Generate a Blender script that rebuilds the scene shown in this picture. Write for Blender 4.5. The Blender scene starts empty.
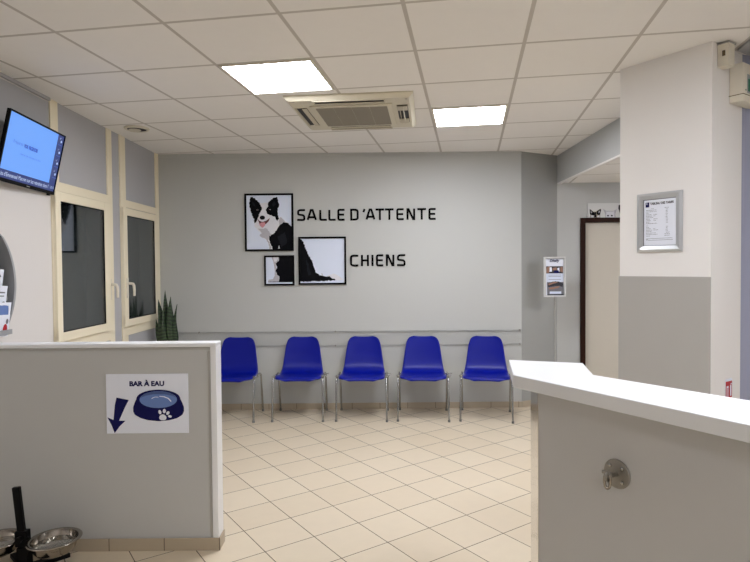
import bpy, bmesh, math, random
from mathutils import Matrix, Vector
random.seed(7)
C = bpy.context.scene.collection
PI = math.pi
CEIL = 2.756          # ceiling height

# ---------------------------------------------------------------- camera
cam_d = bpy.data.cameras.new('camera'); cam = bpy.data.objects.new('camera', cam_d); C.objects.link(cam)
cam_d.sensor_fit = 'HORIZONTAL'; cam_d.sensor_width = 36.0; cam_d.lens = 36.0*574.0/750.0
cam_d.clip_start = 0.05
_p, _r = -0.0249, -0.0085
cp, sp, cr, sr = math.cos(_p), math.sin(_p), math.cos(_r), math.sin(_r)
rt = Vector((cr, -sr*sp, sr*cp)); up = Vector((-sr, -cr*sp, cr*cp)); fw = Vector((0, cp, sp))
m = Matrix.Identity(4)
for i in range(3):
    m[i][0] = rt[i]; m[i][1] = up[i]; m[i][2] = -fw[i]
m[0][3], m[1][3], m[2][3] = 0, 0, 1.535
cam.matrix_world = m
bpy.context.scene.camera = cam

# ---------------------------------------------------------------- world, exposure
w = bpy.data.worlds.new('night'); bpy.context.scene.world = w; w.use_nodes = True
w.node_tree.nodes['Background'].inputs[0].default_value = (0.05, 0.07, 0.12, 1)
w.node_tree.nodes['Background'].inputs[1].default_value = 0.3
vs = bpy.context.scene.view_settings
vs.view_transform = 'Standard'; vs.look = 'None'; vs.gamma = 1; vs.use_curve_mapping = False
vs.exposure = 0.0
LIGHT = 36.0          # radiance of the lit ceiling panels
WARM = (0.98, 1.0, 1.08)

# ---------------------------------------------------------------- materials
def lin(r, g, b):
    f = lambda v: (v/255/12.92) if v/255 <= 0.04045 else ((v/255+0.055)/1.055)**2.4
    return (f(r), f(g), f(b), 1)
def mat(name, rgb, rough=0.5, metal=0.0, spec=0.5, noise=0.0, nscale=8.0, bump=0.0, bscale=200.0, coat=0.0):
    m = bpy.data.materials.new(name); m.use_nodes = True
    nt = m.node_tree; b = nt.nodes['Principled BSDF']
    b.inputs['Base Color'].default_value = lin(*rgb); b.inputs['Roughness'].default_value = rough
    b.inputs['Metallic'].default_value = metal; b.inputs['Specular IOR Level'].default_value = spec
    b.inputs['Coat Weight'].default_value = coat
    tc = nt.nodes.new('ShaderNodeTexCoord')
    if noise:
        n = nt.nodes.new('ShaderNodeTexNoise'); n.inputs['Scale'].default_value = nscale; n.inputs['Detail'].default_value = 4
        mr = nt.nodes.new('ShaderNodeMapRange'); mr.inputs['To Min'].default_value = 1-noise; mr.inputs['To Max'].default_value = 1+noise
        mx = nt.nodes.new('ShaderNodeVectorMath'); mx.operation = 'SCALE'; mx.inputs[0].default_value = lin(*rgb)[:3]
        nt.links.new(tc.outputs['Object'], n.inputs['Vector']); nt.links.new(n.outputs['Fac'], mr.inputs['Value'])
        nt.links.new(mr.outputs[0], mx.inputs['Scale']); nt.links.new(mx.outputs[0], b.inputs['Base Color'])
    if bump:
        n = nt.nodes.new('ShaderNodeTexNoise'); n.inputs['Scale'].default_value = bscale; n.inputs['Detail'].default_value = 3
        bp = nt.nodes.new('ShaderNodeBump'); bp.inputs['Strength'].default_value = bump; bp.inputs['Distance'].default_value = 0.002
        nt.links.new(tc.outputs['Object'], n.inputs['Vector']); nt.links.new(n.outputs['Fac'], bp.inputs['Height'])
        nt.links.new(bp.outputs[0], b.inputs['Normal'])
    return m
def emit(name, col, s):
    m = bpy.data.materials.new(name); m.use_nodes = True; nt = m.node_tree
    b = nt.nodes['Principled BSDF']; b.inputs['Base Color'].default_value = (0.02, 0.02, 0.02, 1)
    b.inputs['Roughness'].default_value = 0.3
    b.inputs['Emission Color'].default_value = (*col[:3], 1); b.inputs['Emission Strength'].default_value = s
    return m
def tile_mat(name, tile, tile2, joint, size, jw, rot, loc, rough, bump=0.15, spec=0.5, speck=0.03):
    m = bpy.data.materials.new(name); m.use_nodes = True; nt = m.node_tree; b = nt.nodes['Principled BSDF']
    g = nt.nodes.new('ShaderNodeNewGeometry')
    mp = nt.nodes.new('ShaderNodeMapping'); mp.vector_type = 'TEXTURE'
    mp.inputs['Location'].default_value = (*loc, 0); mp.inputs['Rotation'].default_value = (0, 0, rot)
    br = nt.nodes.new('ShaderNodeTexBrick'); br.offset = 0; br.squash = 1
    br.inputs['Scale'].default_value = 1; br.inputs['Brick Width'].default_value = size; br.inputs['Row Height'].default_value = size
    br.inputs['Mortar Size'].default_value = jw; br.inputs['Mortar Smooth'].default_value = 0.1; br.inputs['Bias'].default_value = 0
    br.inputs['Color1'].default_value = lin(*tile); br.inputs['Color2'].default_value = lin(*tile2); br.inputs['Mortar'].default_value = lin(*joint)
    nt.links.new(g.outputs['Position'], mp.inputs['Vector']); nt.links.new(mp.outputs[0], br.inputs['Vector'])
    n = nt.nodes.new('ShaderNodeTexNoise'); n.inputs['Scale'].default_value = 14; n.inputs['Detail'].default_value = 6
    nt.links.new(g.outputs['Position'], n.inputs['Vector'])
    mr = nt.nodes.new('ShaderNodeMapRange'); mr.inputs['To Min'].default_value = 1-speck; mr.inputs['To Max'].default_value = 1+speck
    mx = nt.nodes.new('ShaderNodeVectorMath'); mx.operation = 'SCALE'
    nt.links.new(n.outputs['Fac'], mr.inputs['Value']); nt.links.new(br.outputs['Color'], mx.inputs[0]); nt.links.new(mr.outputs[0], mx.inputs['Scale'])
    nt.links.new(mx.outputs[0], b.inputs['Base Color'])
    r2 = nt.nodes.new('ShaderNodeMapRange'); r2.inputs['To Min'].default_value = rough; r2.inputs['To Max'].default_value = 0.9
    nt.links.new(br.outputs['Fac'], r2.inputs['Value']); nt.links.new(r2.outputs[0], b.inputs['Roughness'])
    bp = nt.nodes.new('ShaderNodeBump'); bp.invert = True; bp.inputs['Strength'].default_value = bump; bp.inputs['Distance'].default_value = 0.004
    nt.links.new(br.outputs['Fac'], bp.inputs['Height']); nt.links.new(bp.outputs[0], b.inputs['Normal'])
    b.inputs['Specular IOR Level'].default_value = spec
    return m
def glass_mat(name, tint, lo, hi, rough=0.0):
    m = bpy.data.materials.new(name); m.use_nodes = True; nt = m.node_tree
    nt.nodes.remove(nt.nodes['Principled BSDF']); out = nt.nodes['Material Output']
    t = nt.nodes.new('ShaderNodeBsdfTransparent'); t.inputs[0].default_value = (*tint, 1)
    g = nt.nodes.new('ShaderNodeBsdfGlossy'); g.inputs['Roughness'].default_value = rough; g.inputs[0].default_value = (1, 1, 1, 1)
    lw = nt.nodes.new('ShaderNodeLayerWeight'); lw.inputs['Blend'].default_value = 0.35
    mr = nt.nodes.new('ShaderNodeMapRange'); mr.inputs['To Min'].default_value = lo; mr.inputs['To Max'].default_value = hi
    mx = nt.nodes.new('ShaderNodeMixShader')
    nt.links.new(lw.outputs['Fresnel'], mr.inputs['Value']); nt.links.new(mr.outputs[0], mx.inputs[0])
    nt.links.new(t.outputs[0], mx.inputs[1]); nt.links.new(g.outputs[0], mx.inputs[2]); nt.links.new(mx.outputs[0], out.inputs[0])
    return m
M = {}
M['floor'] = tile_mat('floor_tile', (213, 199, 175), (208, 193, 168), (88, 76, 64), 0.3001, 0.0026, 0.6056, (-0.435, 2.818), 0.38)
M['ceil'] = tile_mat('ceiling_tile', (240, 237, 232), (238, 235, 230), (196, 190, 182), 0.6, 0.011, -0.1644, (-1.5368, 3.5776), 0.9, bump=0.25, spec=0.2, speck=0.015)
M['ceil_low'] = tile_mat('low_ceiling_tile', (240, 237, 232), (238, 235, 230), (196, 190, 182), 0.6, 0.011, -0.1644, (-1.36, 3.41), 0.9, bump=0.25, spec=0.2, speck=0.015)
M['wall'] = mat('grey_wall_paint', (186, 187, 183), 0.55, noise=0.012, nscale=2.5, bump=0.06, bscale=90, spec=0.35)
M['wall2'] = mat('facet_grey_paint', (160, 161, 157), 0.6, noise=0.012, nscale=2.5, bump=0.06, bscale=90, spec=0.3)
M['soffit'] = mat('soffit_grey_paint', (186, 188, 187), 0.6, bump=0.05, bscale=90, spec=0.3)
M['white'] = mat('white_wall_paint', (232, 229, 225), 0.6, noise=0.01, nscale=2, bump=0.06, bscale=90, spec=0.3)
M['white_left'] = mat('off_white_left_paint', (216, 212, 208), 0.6, noise=0.01, nscale=2, bump=0.06, bscale=90, spec=0.3)
M['blue_lit_wall'] = mat('grey_with_blue_light', (150, 153, 172), 0.6, bump=0.05, bscale=90, spec=0.3)  # bluish light from the side is put into this wall colour
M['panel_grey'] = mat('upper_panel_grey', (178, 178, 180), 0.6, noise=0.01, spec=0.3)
M['wainscot'] = mat('wainscot_grey', (172, 169, 163), 0.5, noise=0.008, spec=0.3)
M['cream'] = mat('cream_lacquer', (240, 230, 203), 0.38, spec=0.45)
M['cream_dk'] = mat('cream_groove', (120, 108, 80), 0.6)
M['partition'] = mat('partition_laminate', (188, 188, 185), 0.42, noise=0.01, nscale=3, spec=0.35)
M['alu'] = mat('pale_aluminium', (234, 235, 236), 0.35, 0.1)
M['alu_dk'] = mat('aluminium_groove', (172, 170, 165), 0.5, 0.3)
M['chrome'] = mat('chrome', (168, 168, 166), 0.2, 1.0)
M['steel'] = mat('stainless_steel', (164, 158, 150), 0.16, 1.0)
M['mirror_steel'] = mat('polished_steel', (196, 190, 182), 0.13, 1.0)
M['zinc'] = mat('dull_zinc', (152, 149, 143), 0.42, 1.0, noise=0.1, nscale=60)
M['blue'] = mat('blue_plastic', (2, 18, 134), 0.36, spec=0.25, bump=0.05, bscale=600)
M['black'] = mat('black_plastic', (5, 5, 6), 0.5, spec=0.15)
M['matte_black'] = mat('matte_black', (6, 6, 7), 0.8, spec=0.1)
M['rubber'] = mat('grey_rubber', (112, 110, 106), 0.7)
M['counter'] = mat('white_worktop', (229, 231, 233), 0.35, spec=0.4)
M['counter_body'] = mat('counter_laminate', (196, 195, 193), 0.5, noise=0.008, spec=0.3)
M['brown'] = mat('dark_brown_wood', (42, 19, 9), 0.55, spec=0.15, noise=0.15, nscale=30)
M['door'] = mat('beige_door', (200, 193, 178), 0.5, noise=0.01, spec=0.3)
M['ac'] = mat('aged_cream_plastic', (212, 205, 184), 0.45)
M['ac_dk'] = mat('dark_slot', (34, 31, 27), 0.6)
M['ac_grille'] = mat('grey_grille', (150, 144, 130), 0.6)
M['ac_shade'] = mat('vane_cream', (196, 188, 166), 0.5)
M['offwhite'] = mat('off_white_plastic', (222, 215, 198), 0.45)
M['silver'] = mat('silver_frame', (196, 199, 202), 0.34, 0.6)
M['paper'] = mat('white_paper', (230, 234, 244), 0.5, spec=0.4)
M['print_bg'] = mat('photo_paper_blue_white', (212, 220, 236), 0.45, spec=0.35)
M['card'] = mat('plain_white_card', (214, 214, 211), 0.5, spec=0.3)
M['ink'] = mat('grey_ink', (110, 110, 116), 0.6)
M['ink_dk'] = mat('dark_ink', (40, 40, 48), 0.6)
M['navy'] = mat('navy_ink', (5, 8, 76), 0.6, spec=0.2)
M['water_blue'] = mat('water_blue_ink', (100, 128, 186), 0.5)
M['water_dk'] = mat('deep_blue_ink', (72, 92, 142), 0.5)
M['fur_black'] = mat('black_fur_print', (9, 10, 14), 0.8, spec=0.1, noise=0.35, nscale=60)
M['fur_sheen'] = mat('dark_grey_fur_print', (26, 28, 34), 0.8, spec=0.1)
M['fur_white'] = mat('white_fur_print', (214, 214, 220), 0.5, noise=0.08, nscale=50)
M['fur_grey'] = mat('grey_fur_print', (176, 174, 180), 0.5, noise=0.08, nscale=50)
M['fur_tan'] = mat('tan_fur_print', (150, 138, 118), 0.5, noise=0.15, nscale=80)
M['pink'] = mat('tongue_pink_print', (206, 140, 146), 0.5)
M['mouth'] = mat('mouth_red_print', (92, 40, 44), 0.5)
M['red'] = mat('safety_red', (176, 22, 34), 0.5)
M['green'] = mat('safety_green', (20, 110, 78), 0.5)
M['amber'] = mat('sensor_brown', (88, 72, 44), 0.3)
M['rack'] = mat('grey_rack_plastic', (150, 152, 154), 0.35, spec=0.5)
M['rack_dk'] = mat('dark_rack_plastic', (96, 98, 101), 0.45)
M['skin_print'] = mat('warm_print', (150, 112, 92), 0.5)
M['pot'] = mat('charcoal_pot', (64, 62, 60), 0.5)
M['soil'] = mat('soil', (50, 38, 28), 0.95, noise=0.3, nscale=60)
M['shutter'] = mat('grey_green_shutter', (98, 108, 108), 0.6)
M['band_blue'] = mat('blue_grey_band', (92, 104, 128), 0.8)
M['pane'] = glass_mat('dark_window_glass', (0.62, 0.66, 0.68), 0.06, 0.75)
M['acrylic'] = glass_mat('clear_acrylic', (0.99, 0.99, 0.99), 0.01, 0.12)
M['acrylic_edge'] = mat('acrylic_edge', (146, 148, 146), 0.3, spec=0.6)
M['diffuser'] = emit('lit_diffuser', WARM, LIGHT)
M['scr'] = emit('screen_blue', lin(110, 165, 250), 1.0)
M['scr_edge'] = emit('screen_pale_edge', lin(130, 180, 255), 1.0)
M['scr_bar'] = emit('screen_navy', lin(42, 58, 120), 1.0)
M['scr_txt'] = emit('screen_text_navy', lin(40, 78, 190), 1.0)
M['scr_txt2'] = emit('screen_text_soft', lin(84, 130, 225), 1.0)
M['scr_white'] = emit('screen_white', lin(205, 220, 250), 1.0)

def leaf_mat():
    m = mat('snake_plant_leaf', (44, 66, 36), 0.4)
    nt = m.node_tree; b = nt.nodes['Principled BSDF']; tc = nt.nodes.new('ShaderNodeTexCoord')
    wv = nt.nodes.new('ShaderNodeTexWave'); wv.bands_direction = 'Z'; wv.inputs['Scale'].default_value = 9; wv.inputs['Distortion'].default_value = 7
    wv.inputs['Detail'].default_value = 3
    cr_ = nt.nodes.new('ShaderNodeValToRGB'); cr_.color_ramp.elements[0].color = lin(16, 30, 16); cr_.color_ramp.elements[1].color = lin(50, 72, 42)
    nt.links.new(tc.outputs['Object'], wv.inputs['Vector']); nt.links.new(wv.outputs['Fac'], cr_.inputs[0]); nt.links.new(cr_.outputs[0], b.inputs['Base Color'])
    return m
M['leaf'] = leaf_mat()

def base_mat():
    """tile skirting: vertical joints every 30 cm along the run"""
    m = mat('skirting_tile', (160, 148, 128), 0.45); nt = m.node_tree; b = nt.nodes['Principled BSDF']
    tc = nt.nodes.new('ShaderNodeTexCoord'); sx = nt.nodes.new('ShaderNodeSeparateXYZ')
    a = nt.nodes.new('ShaderNodeMath'); a.operation = 'MODULO'; a.inputs[1].default_value = 0.30
    ad = nt.nodes.new('ShaderNodeMath'); ad.operation = 'ADD'; ad.inputs[1].default_value = 30.04
    l = nt.nodes.new('ShaderNodeMath'); l.operation = 'LESS_THAN'; l.inputs[1].default_value = 0.005
    mx = nt.nodes.new('ShaderNodeMixRGB'); mx.inputs[1].default_value = lin(176, 162, 140); mx.inputs[2].default_value = lin(104, 92, 76)
    nt.links.new(tc.outputs['Object'], sx.inputs[0]); nt.links.new(sx.outputs['X'], ad.inputs[0]); nt.links.new(ad.outputs[0], a.inputs[0])
    nt.links.new(a.outputs[0], l.inputs[0]); nt.links.new(l.outputs[0], mx.inputs[0]); nt.links.new(mx.outputs[0], b.inputs['Base Color'])
    return m
M['base'] = base_mat()

# ---------------------------------------------------------------- mesh helpers
class MB:
    def __init__(s): s.v = []; s.f = []; s.mi = []; s.mats = []; s.smooth = []
    def _m(s, mt):
        if mt is None: return 0
        if mt not in s.mats: s.mats.append(mt)
        return s.mats.index(mt)
    def add(s, vs, fs, mt=None, smooth=False, T=None):
        o = len(s.v)
        s.v += [tuple(T @ Vector(v)) if T is not None else tuple(v) for v in vs]
        k = s._m(mt)
        for f in fs: s.f.append([i+o for i in f]); s.mi.append(k); s.smooth.append(smooth)
        return s
    def box(s, x0, x1, y0, y1, z0, z1, mt=None, T=None, bev=0.0, seg=2):
        if bev:
            bm = bmesh.new(); bmesh.ops.create_cube(bm, size=1)
            for v in bm.verts:
                v.co = Vector(((x0+x1)/2+v.co.x*(x1-x0), (y0+y1)/2+v.co.y*(y1-y0), (z0+z1)/2+v.co.z*(z1-z0)))
            bmesh.ops.bevel(bm, geom=bm.edges[:], offset=bev, segments=seg, affect='EDGES', profile=0.5)
            bm.verts.index_update()
            s.add([v.co[:] for v in bm.verts], [[v.index for v in f.verts] for f in bm.faces], mt, False, T); bm.free(); return s
        vs = [(x, y, z) for z in (z0, z1) for y in (y0, y1) for x in (x0, x1)]
        return s.add(vs, [(0, 2, 3, 1), (4, 5, 7, 6), (0, 1, 5, 4), (2, 6, 7, 3), (0, 4, 6, 2), (1, 3, 7, 5)], mt, False, T)
    def prism(s, pts, z0, z1, mt=None, T=None):
        n = len(pts)
        a = sum(pts[i][0]*pts[(i+1) % n][1]-pts[(i+1) % n][0]*pts[i][1] for i in range(n))
        if a < 0: pts = pts[::-1]
        vs = [(x, y, z0) for x, y in pts]+[(x, y, z1) for x, y in pts]
        fs = [list(range(n))[::-1], list(range(n, 2*n))]+[(i, (i+1) % n, n+(i+1) % n, n+i) for i in range(n)]
        return s.add(vs, fs, mt, False, T)
    def tube(s, pts, r, mt=None, seg=12, T=None, closed=False, cap=True):
        pts = [Vector(p) for p in pts]; n = len(pts); vs = []; fs = []
        rr = r if isinstance(r, (list, tuple)) else [r]*n
        prev = None
        for i, p in enumerate(pts):
            if closed: t = (pts[(i+1) % n]-pts[i-1]).normalized()
            else: t = (pts[min(i+1, n-1)]-pts[max(i-1, 0)]).normalized()
            if prev is None:
                a = Vector((0, 0, 1)) if abs(t.z) < 0.9 else Vector((1, 0, 0)); u = t.cross(a).normalized()
            else: u = (prev-t*prev.dot(t)).normalized()
            prev = u; w_ = t.cross(u)
            for k in range(seg):
                a = 2*PI*k/seg; vs.append(p+(u*math.cos(a)+w_*math.sin(a))*rr[i])
        for i in range(n if closed else n-1):
            j = (i+1) % n
            for k in range(seg): fs.append((i*seg+k, i*seg+(k+1) % seg, j*seg+(k+1) % seg, j*seg+k))
        if not closed and cap: fs += [list(range(seg))[::-1], list(range((n-1)*seg, n*seg))]
        return s.add(vs, fs, mt, True, T)
    def lathe(s, prof, mt=None, seg=40, T=None, smooth=True, sx=1.0, sy=1.0):
        vs = []; fs = []; n = len(prof)
        for r, z in prof:
            for k in range(seg):
                a = 2*PI*k/seg; vs.append((r*sx*math.cos(a), r*sy*math.sin(a), z))
        for i in range(n-1):
            for k in range(seg): fs.append((i*seg+k, i*seg+(k+1) % seg, (i+1)*seg+(k+1) % seg, (i+1)*seg+k))
        if prof[0][0] > 1e-5: fs.append(list(range(seg))[::-1])
        if prof[-1][0] > 1e-5: fs.append(list(range((n-1)*seg, n*seg)))
        return s.add(vs, fs, mt, smooth, T)
    def build(s, name, mt=None, parent=None):
        me = bpy.data.meshes.new(name)
        me.from_pydata(s.v, [], s.f)
        for x in (s.mats or [mt]): me.materials.append(M[x] if isinstance(x, str) else x)
        for p, k, sm in zip(me.polygons, s.mi, s.smooth): p.material_index = k; p.use_smooth = sm
        me.update()
        bm = bmesh.new(); bm.from_mesh(me)
        if not getattr(s, 'keep', False): bmesh.ops.recalc_face_normals(bm, faces=bm.faces)
        for e in bm.edges:
            if len(e.link_faces) == 2 and e.calc_face_angle(0) > 0.7: e.smooth = False
        bm.to_mesh(me); bm.free()
        o = bpy.data.objects.new(name, me); C.objects.link(o)
        if parent is not None: o.parent = parent
        return o
def thing(name, label, cat, loc=(0, 0, 0), rz=0.0, group=None):
    o = bpy.data.objects.new(name, None); C.objects.link(o); o.empty_display_size = 0.1
    o.location = loc; o.rotation_euler = (0, 0, rz); o['label'] = label; o['category'] = cat
    if group: o['group'] = group
    return o
def tag(o, label, cat, group=None):
    o['label'] = label; o['category'] = cat
    if group: o['group'] = group
    return o
def struct(o, label, cat='wall'):
    o['kind'] = 'structure'; o['label'] = label; o['category'] = cat
    return o
def dup(o, parent=None):
    c = o.copy(); C.objects.link(c)
    if parent is not None: c.parent = parent
    for ch in list(o.children): dup(ch, c)
    return c
def fillet(pts, r, n=5, closed=False):
    """round the corners of a 2D polyline; pts may carry an own radius as third value"""
    out = []; N = len(pts)
    for i, p in enumerate(pts):
        if not closed and i in (0, N-1): out.append((p[0], p[1])); continue
        rr = p[2] if len(p) > 2 else r
        a, b, c = Vector(pts[i-1][:2]), Vector(p[:2]), Vector(pts[(i+1) % N][:2])
        u = (a-b); v = (c-b)
        d = min(rr, u.length*0.49, v.length*0.49)
        if rr <= 0: out.append(tuple(b)); continue
        p0 = b+u.normalized()*d; p1 = b+v.normalized()*d
        for k in range(n+1):
            t = k/n; q = p0*(1-t)**2+b*2*t*(1-t)+p1*t*t; out.append(tuple(q))
    return out
def stroke(mb, pts, wd, z0, z1, T, mt=None):
    """flat ribbon of even width along a 2D polyline, with thickness"""
    P = [Vector(p) for p in pts]; n = len(P); L = []; R = []
    for i in range(n):
        d0 = (P[i]-P[i-1]).normalized() if i else (P[1]-P[0]).normalized()
        d1 = (P[i+1]-P[i]).normalized() if i < n-1 else d0
        t = (d0+d1).normalized(); nn = Vector((-t.y, t.x)); k = wd/2/max(0.35, nn.dot(Vector((-d1.y, d1.x))))
        L.append(P[i]+nn*k); R.append(P[i]-nn*k)
    vs = [(*q, z) for z in (z0, z1) for q in L+R]; m_ = 2*n; fs = []
    for i in range(n-1):
        fs.append((i, n+i, n+i+1, i+1)); fs.append((m_+i, m_+i+1, m_+n+i+1, m_+n+i))
        fs.append((i, i+1, m_+i+1, m_+i)); fs.append((n+i, m_+n+i, m_+n+i+1, n+i+1))
    fs += [(0, m_, m_+n, n), (n-1, 2*n-1, m_+2*n-1, m_+n-1)]
    mb.add(vs, fs, mt, False, T)
def frame_T(o, xd, yd):
    """matrix whose local x is xd, local y is yd, local z the outward normal"""
    x = Vector(xd).normalized(); y = Vector(yd).normalized(); z = x.cross(y)
    m = Matrix.Identity(4)
    for i in range(3): m[i][0] = x[i]; m[i][1] = y[i]; m[i][2] = z[i]; m[i][3] = o[i]
    return m
_txt = {}
def text(mb, body, x, y, wd, ht, T, mt, z=0.001, shear=0.0, bold=0.0, thick=0.0004):
    """text fitted into a width and cap height, lower left corner at x, y of the local plane"""
    cu = bpy.data.curves.new('lettering', 'FONT'); cu.body = body; cu.size = 1; cu.shear = shear; cu.offset = bold; cu.resolution_u = 3
    o = bpy.data.objects.new('lettering', cu); C.objects.link(o)
    me = bpy.data.meshes.new_from_object(o.evaluated_get(bpy.context.evaluated_depsgraph_get()))
    bpy.data.objects.remove(o); bpy.data.curves.remove(cu)
    xs = [v.co.x for v in me.vertices]; ys = [v.co.y for v in me.vertices]
    if not xs: return
    sx = wd/(max(xs)-min(xs)); sy = ht/(max(ys)-min(ys)); x0 = min(xs); y0 = min(ys)
    mb.add([((v.co.x-x0)*sx+x, (v.co.y-y0)*sy+y, z) for v in me.vertices], [list(p.vertices) for p in me.polygons], mt, False, T)
    bpy.data.meshes.remove(me)
class Pic:
    """flat print made of stacked coloured shapes, traced in the picture's own coordinates"""
    def __init__(s, T, fx, fy): s.T = T; s.fx = fx; s.fy = fy; s.mb = MB(); s.mb.keep = True; s.z = 0.0005
    def poly(s, pts, mt, fringe=0.0, step=6, seed=1, r=0):
        if r: pts = fillet(pts, r, 4, True)
        if fringe:
            rnd = random.Random(seed); out = []; n = len(pts)
            for i in range(n):
                a = Vector(pts[i][:2]); b = Vector(pts[(i+1) % n][:2]); d = b-a; k = max(1, int(d.length/step)); nn = Vector((-d.y, d.x)).normalized() if d.length else d
                for j in range(k): out.append(tuple(a+d*j/k+nn*rnd.uniform(-fringe, fringe)))
            pts = out
        q = [(s.fx(x), s.fy(y)) for x, y in [p[:2] for p in pts]]
        a = sum(q[i][0]*q[(i+1) % len(q)][1]-q[(i+1) % len(q)][0]*q[i][1] for i in range(len(q)))
        if a < 0: q = q[::-1]
        s.z += 0.0003
        s.mb.add([(x, y, s.z) for x, y in q], [list(range(len(q)))], mt, False, s.T)
    def ell(s, cx, cy, rx, ry, mt, rot=0.0, n=28):
        c, d = math.cos(rot), math.sin(rot)
        s.poly([(cx+rx*math.cos(2*PI*k/n)*c-ry*math.sin(2*PI*k/n)*d, cy+rx*math.cos(2*PI*k/n)*d+ry*math.sin(2*PI*k/n)*c) for k in range(n)], mt)
    def text(s, body, x0, y0, x1, y1, mt, **k):
        s.z += 0.0003
        X0, X1, Y0, Y1 = s.fx(x0), s.fx(x1), s.fy(y1), s.fy(y0)
        text(s.mb, body, X0, Y0, X1-X0, Y1-Y0, s.T, mt, z=s.z, **k)

# ================================================================= THE SETTING
X0, X1, Y0, YB, YD = -2.32, 4.3, -3.2, 6.18, 6.43
struct(MB().box(X0-0.15, X1+0.15, Y0-0.15, YD+0.15, -0.1, 0).build('floor', 'floor'), 'beige ceramic floor tiles laid diagonally with dark joints', 'floor')
SX = 2.045; SB = 2.452          # the dropped ceiling starts at SX, its height SB
cb = MB()
cb.prism([(X0-0.15, Y0-0.15), (X1+0.15, Y0-0.15), (X1+0.15, 3.41), (SX+0.1, 3.41), (SX+0.1, YD+0.15), (X0-0.15, YD+0.15)], CEIL, CEIL+0.1)
struct(cb.build('ceiling', 'ceil'), 'white suspended ceiling of square tiles in a metal grid', 'ceiling')
struct(MB().box(SX+0.02, X1, 3.52, YD, SB, SB+0.06).build('ceiling_low', 'ceil_low'), 'lower suspended tile ceiling above the brown framed door', 'ceiling')
struct(MB().box(SX, SX+0.02, 3.7, YD, SB-0.008, CEIL).build('wall_soffit', 'soffit'), 'grey boxed drop where the ceiling steps down before the door')
struct(MB().box(SX-0.006, SX+0.03, 3.7, YD-0.01, SB-0.018, SB-0.002).build('trim_1', 'white'), 'thin white angle trim along the lower edge of the soffit', 'trim')
struct(MB().box(X0-0.15, 1.578, YB, YB+0.15, 0, CEIL).build('wall_back', 'wall'), 'smooth pale grey wall behind the row of blue chairs')
struct(MB().box(X0, 1.578, YB-0.012, YB, CEIL-0.03, CEIL).build('trim_2', 'wall'), 'narrow edge trim between the back wall and the ceiling', 'trim')
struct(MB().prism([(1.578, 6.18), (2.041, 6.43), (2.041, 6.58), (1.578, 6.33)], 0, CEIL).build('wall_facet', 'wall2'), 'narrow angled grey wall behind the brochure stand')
dw = MB(); dw.box(2.041, 2.353, YD, YD+0.15, 0, CEIL); dw.box(3.19, X1+0.15, YD, YD+0.15, 0, CEIL); dw.box(2.353, 3.19, YD, YD+0.15, 2.015, CEIL); dw.box(2.353, 3.19, YD+0.1, YD+0.15, 0, 2.015)
struct(dw.build('wall_door', 'wall'), 'grey wall around the brown framed door')
struct(MB().box(X1, X1+0.15, Y0, YD, 0, CEIL).build('wall_right', 'white'), 'white wall far to the right')
struct(MB().box(X0-0.15, X1+0.15, Y0-0.15, Y0, 0, CEIL).build('wall_rear', 'white'), 'white wall behind the viewer')
# left wall with two window openings
W1 = (4.197, 4.873, 1.05, 2.05); W2 = (5.32, 5.981, 1.045, 2.046)
lw = MB(); a, b = X0-0.15, X0
lw.box(a, b, Y0, 4.17, 0, CEIL, 'white_left')
lw.box(a, b, 4.17, 5.03, 0, 1.05, 'panel_grey'); lw.box(a, b, 4.17, W1[0], 1.05, 2.06, 'panel_grey'); lw.box(a, b, W1[1], W2[0], 1.05, 2.06, 'panel_grey')
lw.box(a, b, 4.17, YB, 2.06, CEIL, 'panel_grey'); lw.box(a, b, 5.03, YB, 0, 1.05, 'panel_grey'); lw.box(a, b, W2[1], YB, 1.05, 2.06, 'panel_grey')
struct(lw.build('wall_left'), 'white and grey panelled wall with two cream framed windows')
struct(MB().box(X0, X0+0.004, 1.2, 4.12, 2.10, CEIL-0.03).build('wall_left_upper_panel', 'panel_grey'), 'grey upper wall panel behind the television')
struct(MB().box(X0, X0+0.02, Y0, 4.12, CEIL-0.02, CEIL).build('trim_3', 'panel_grey'), 'grey strip under the ceiling along the left wall', 'trim')
for i, (y0, y1) in enumerate(((4.125, 4.225), (4.99, 5.08), (5.24, 5.355), (6.085, 6.175))):
    struct(MB().box(X0, X0+0.012, y0, y1, 0, CEIL-0.001, bev=0.002).build('trim_%d' % (4+i), 'cream'), 'cream vertical strip, number %s from the television beside the windows' % ('one', 'two', 'three', 'four')[i], 'trim')
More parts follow.
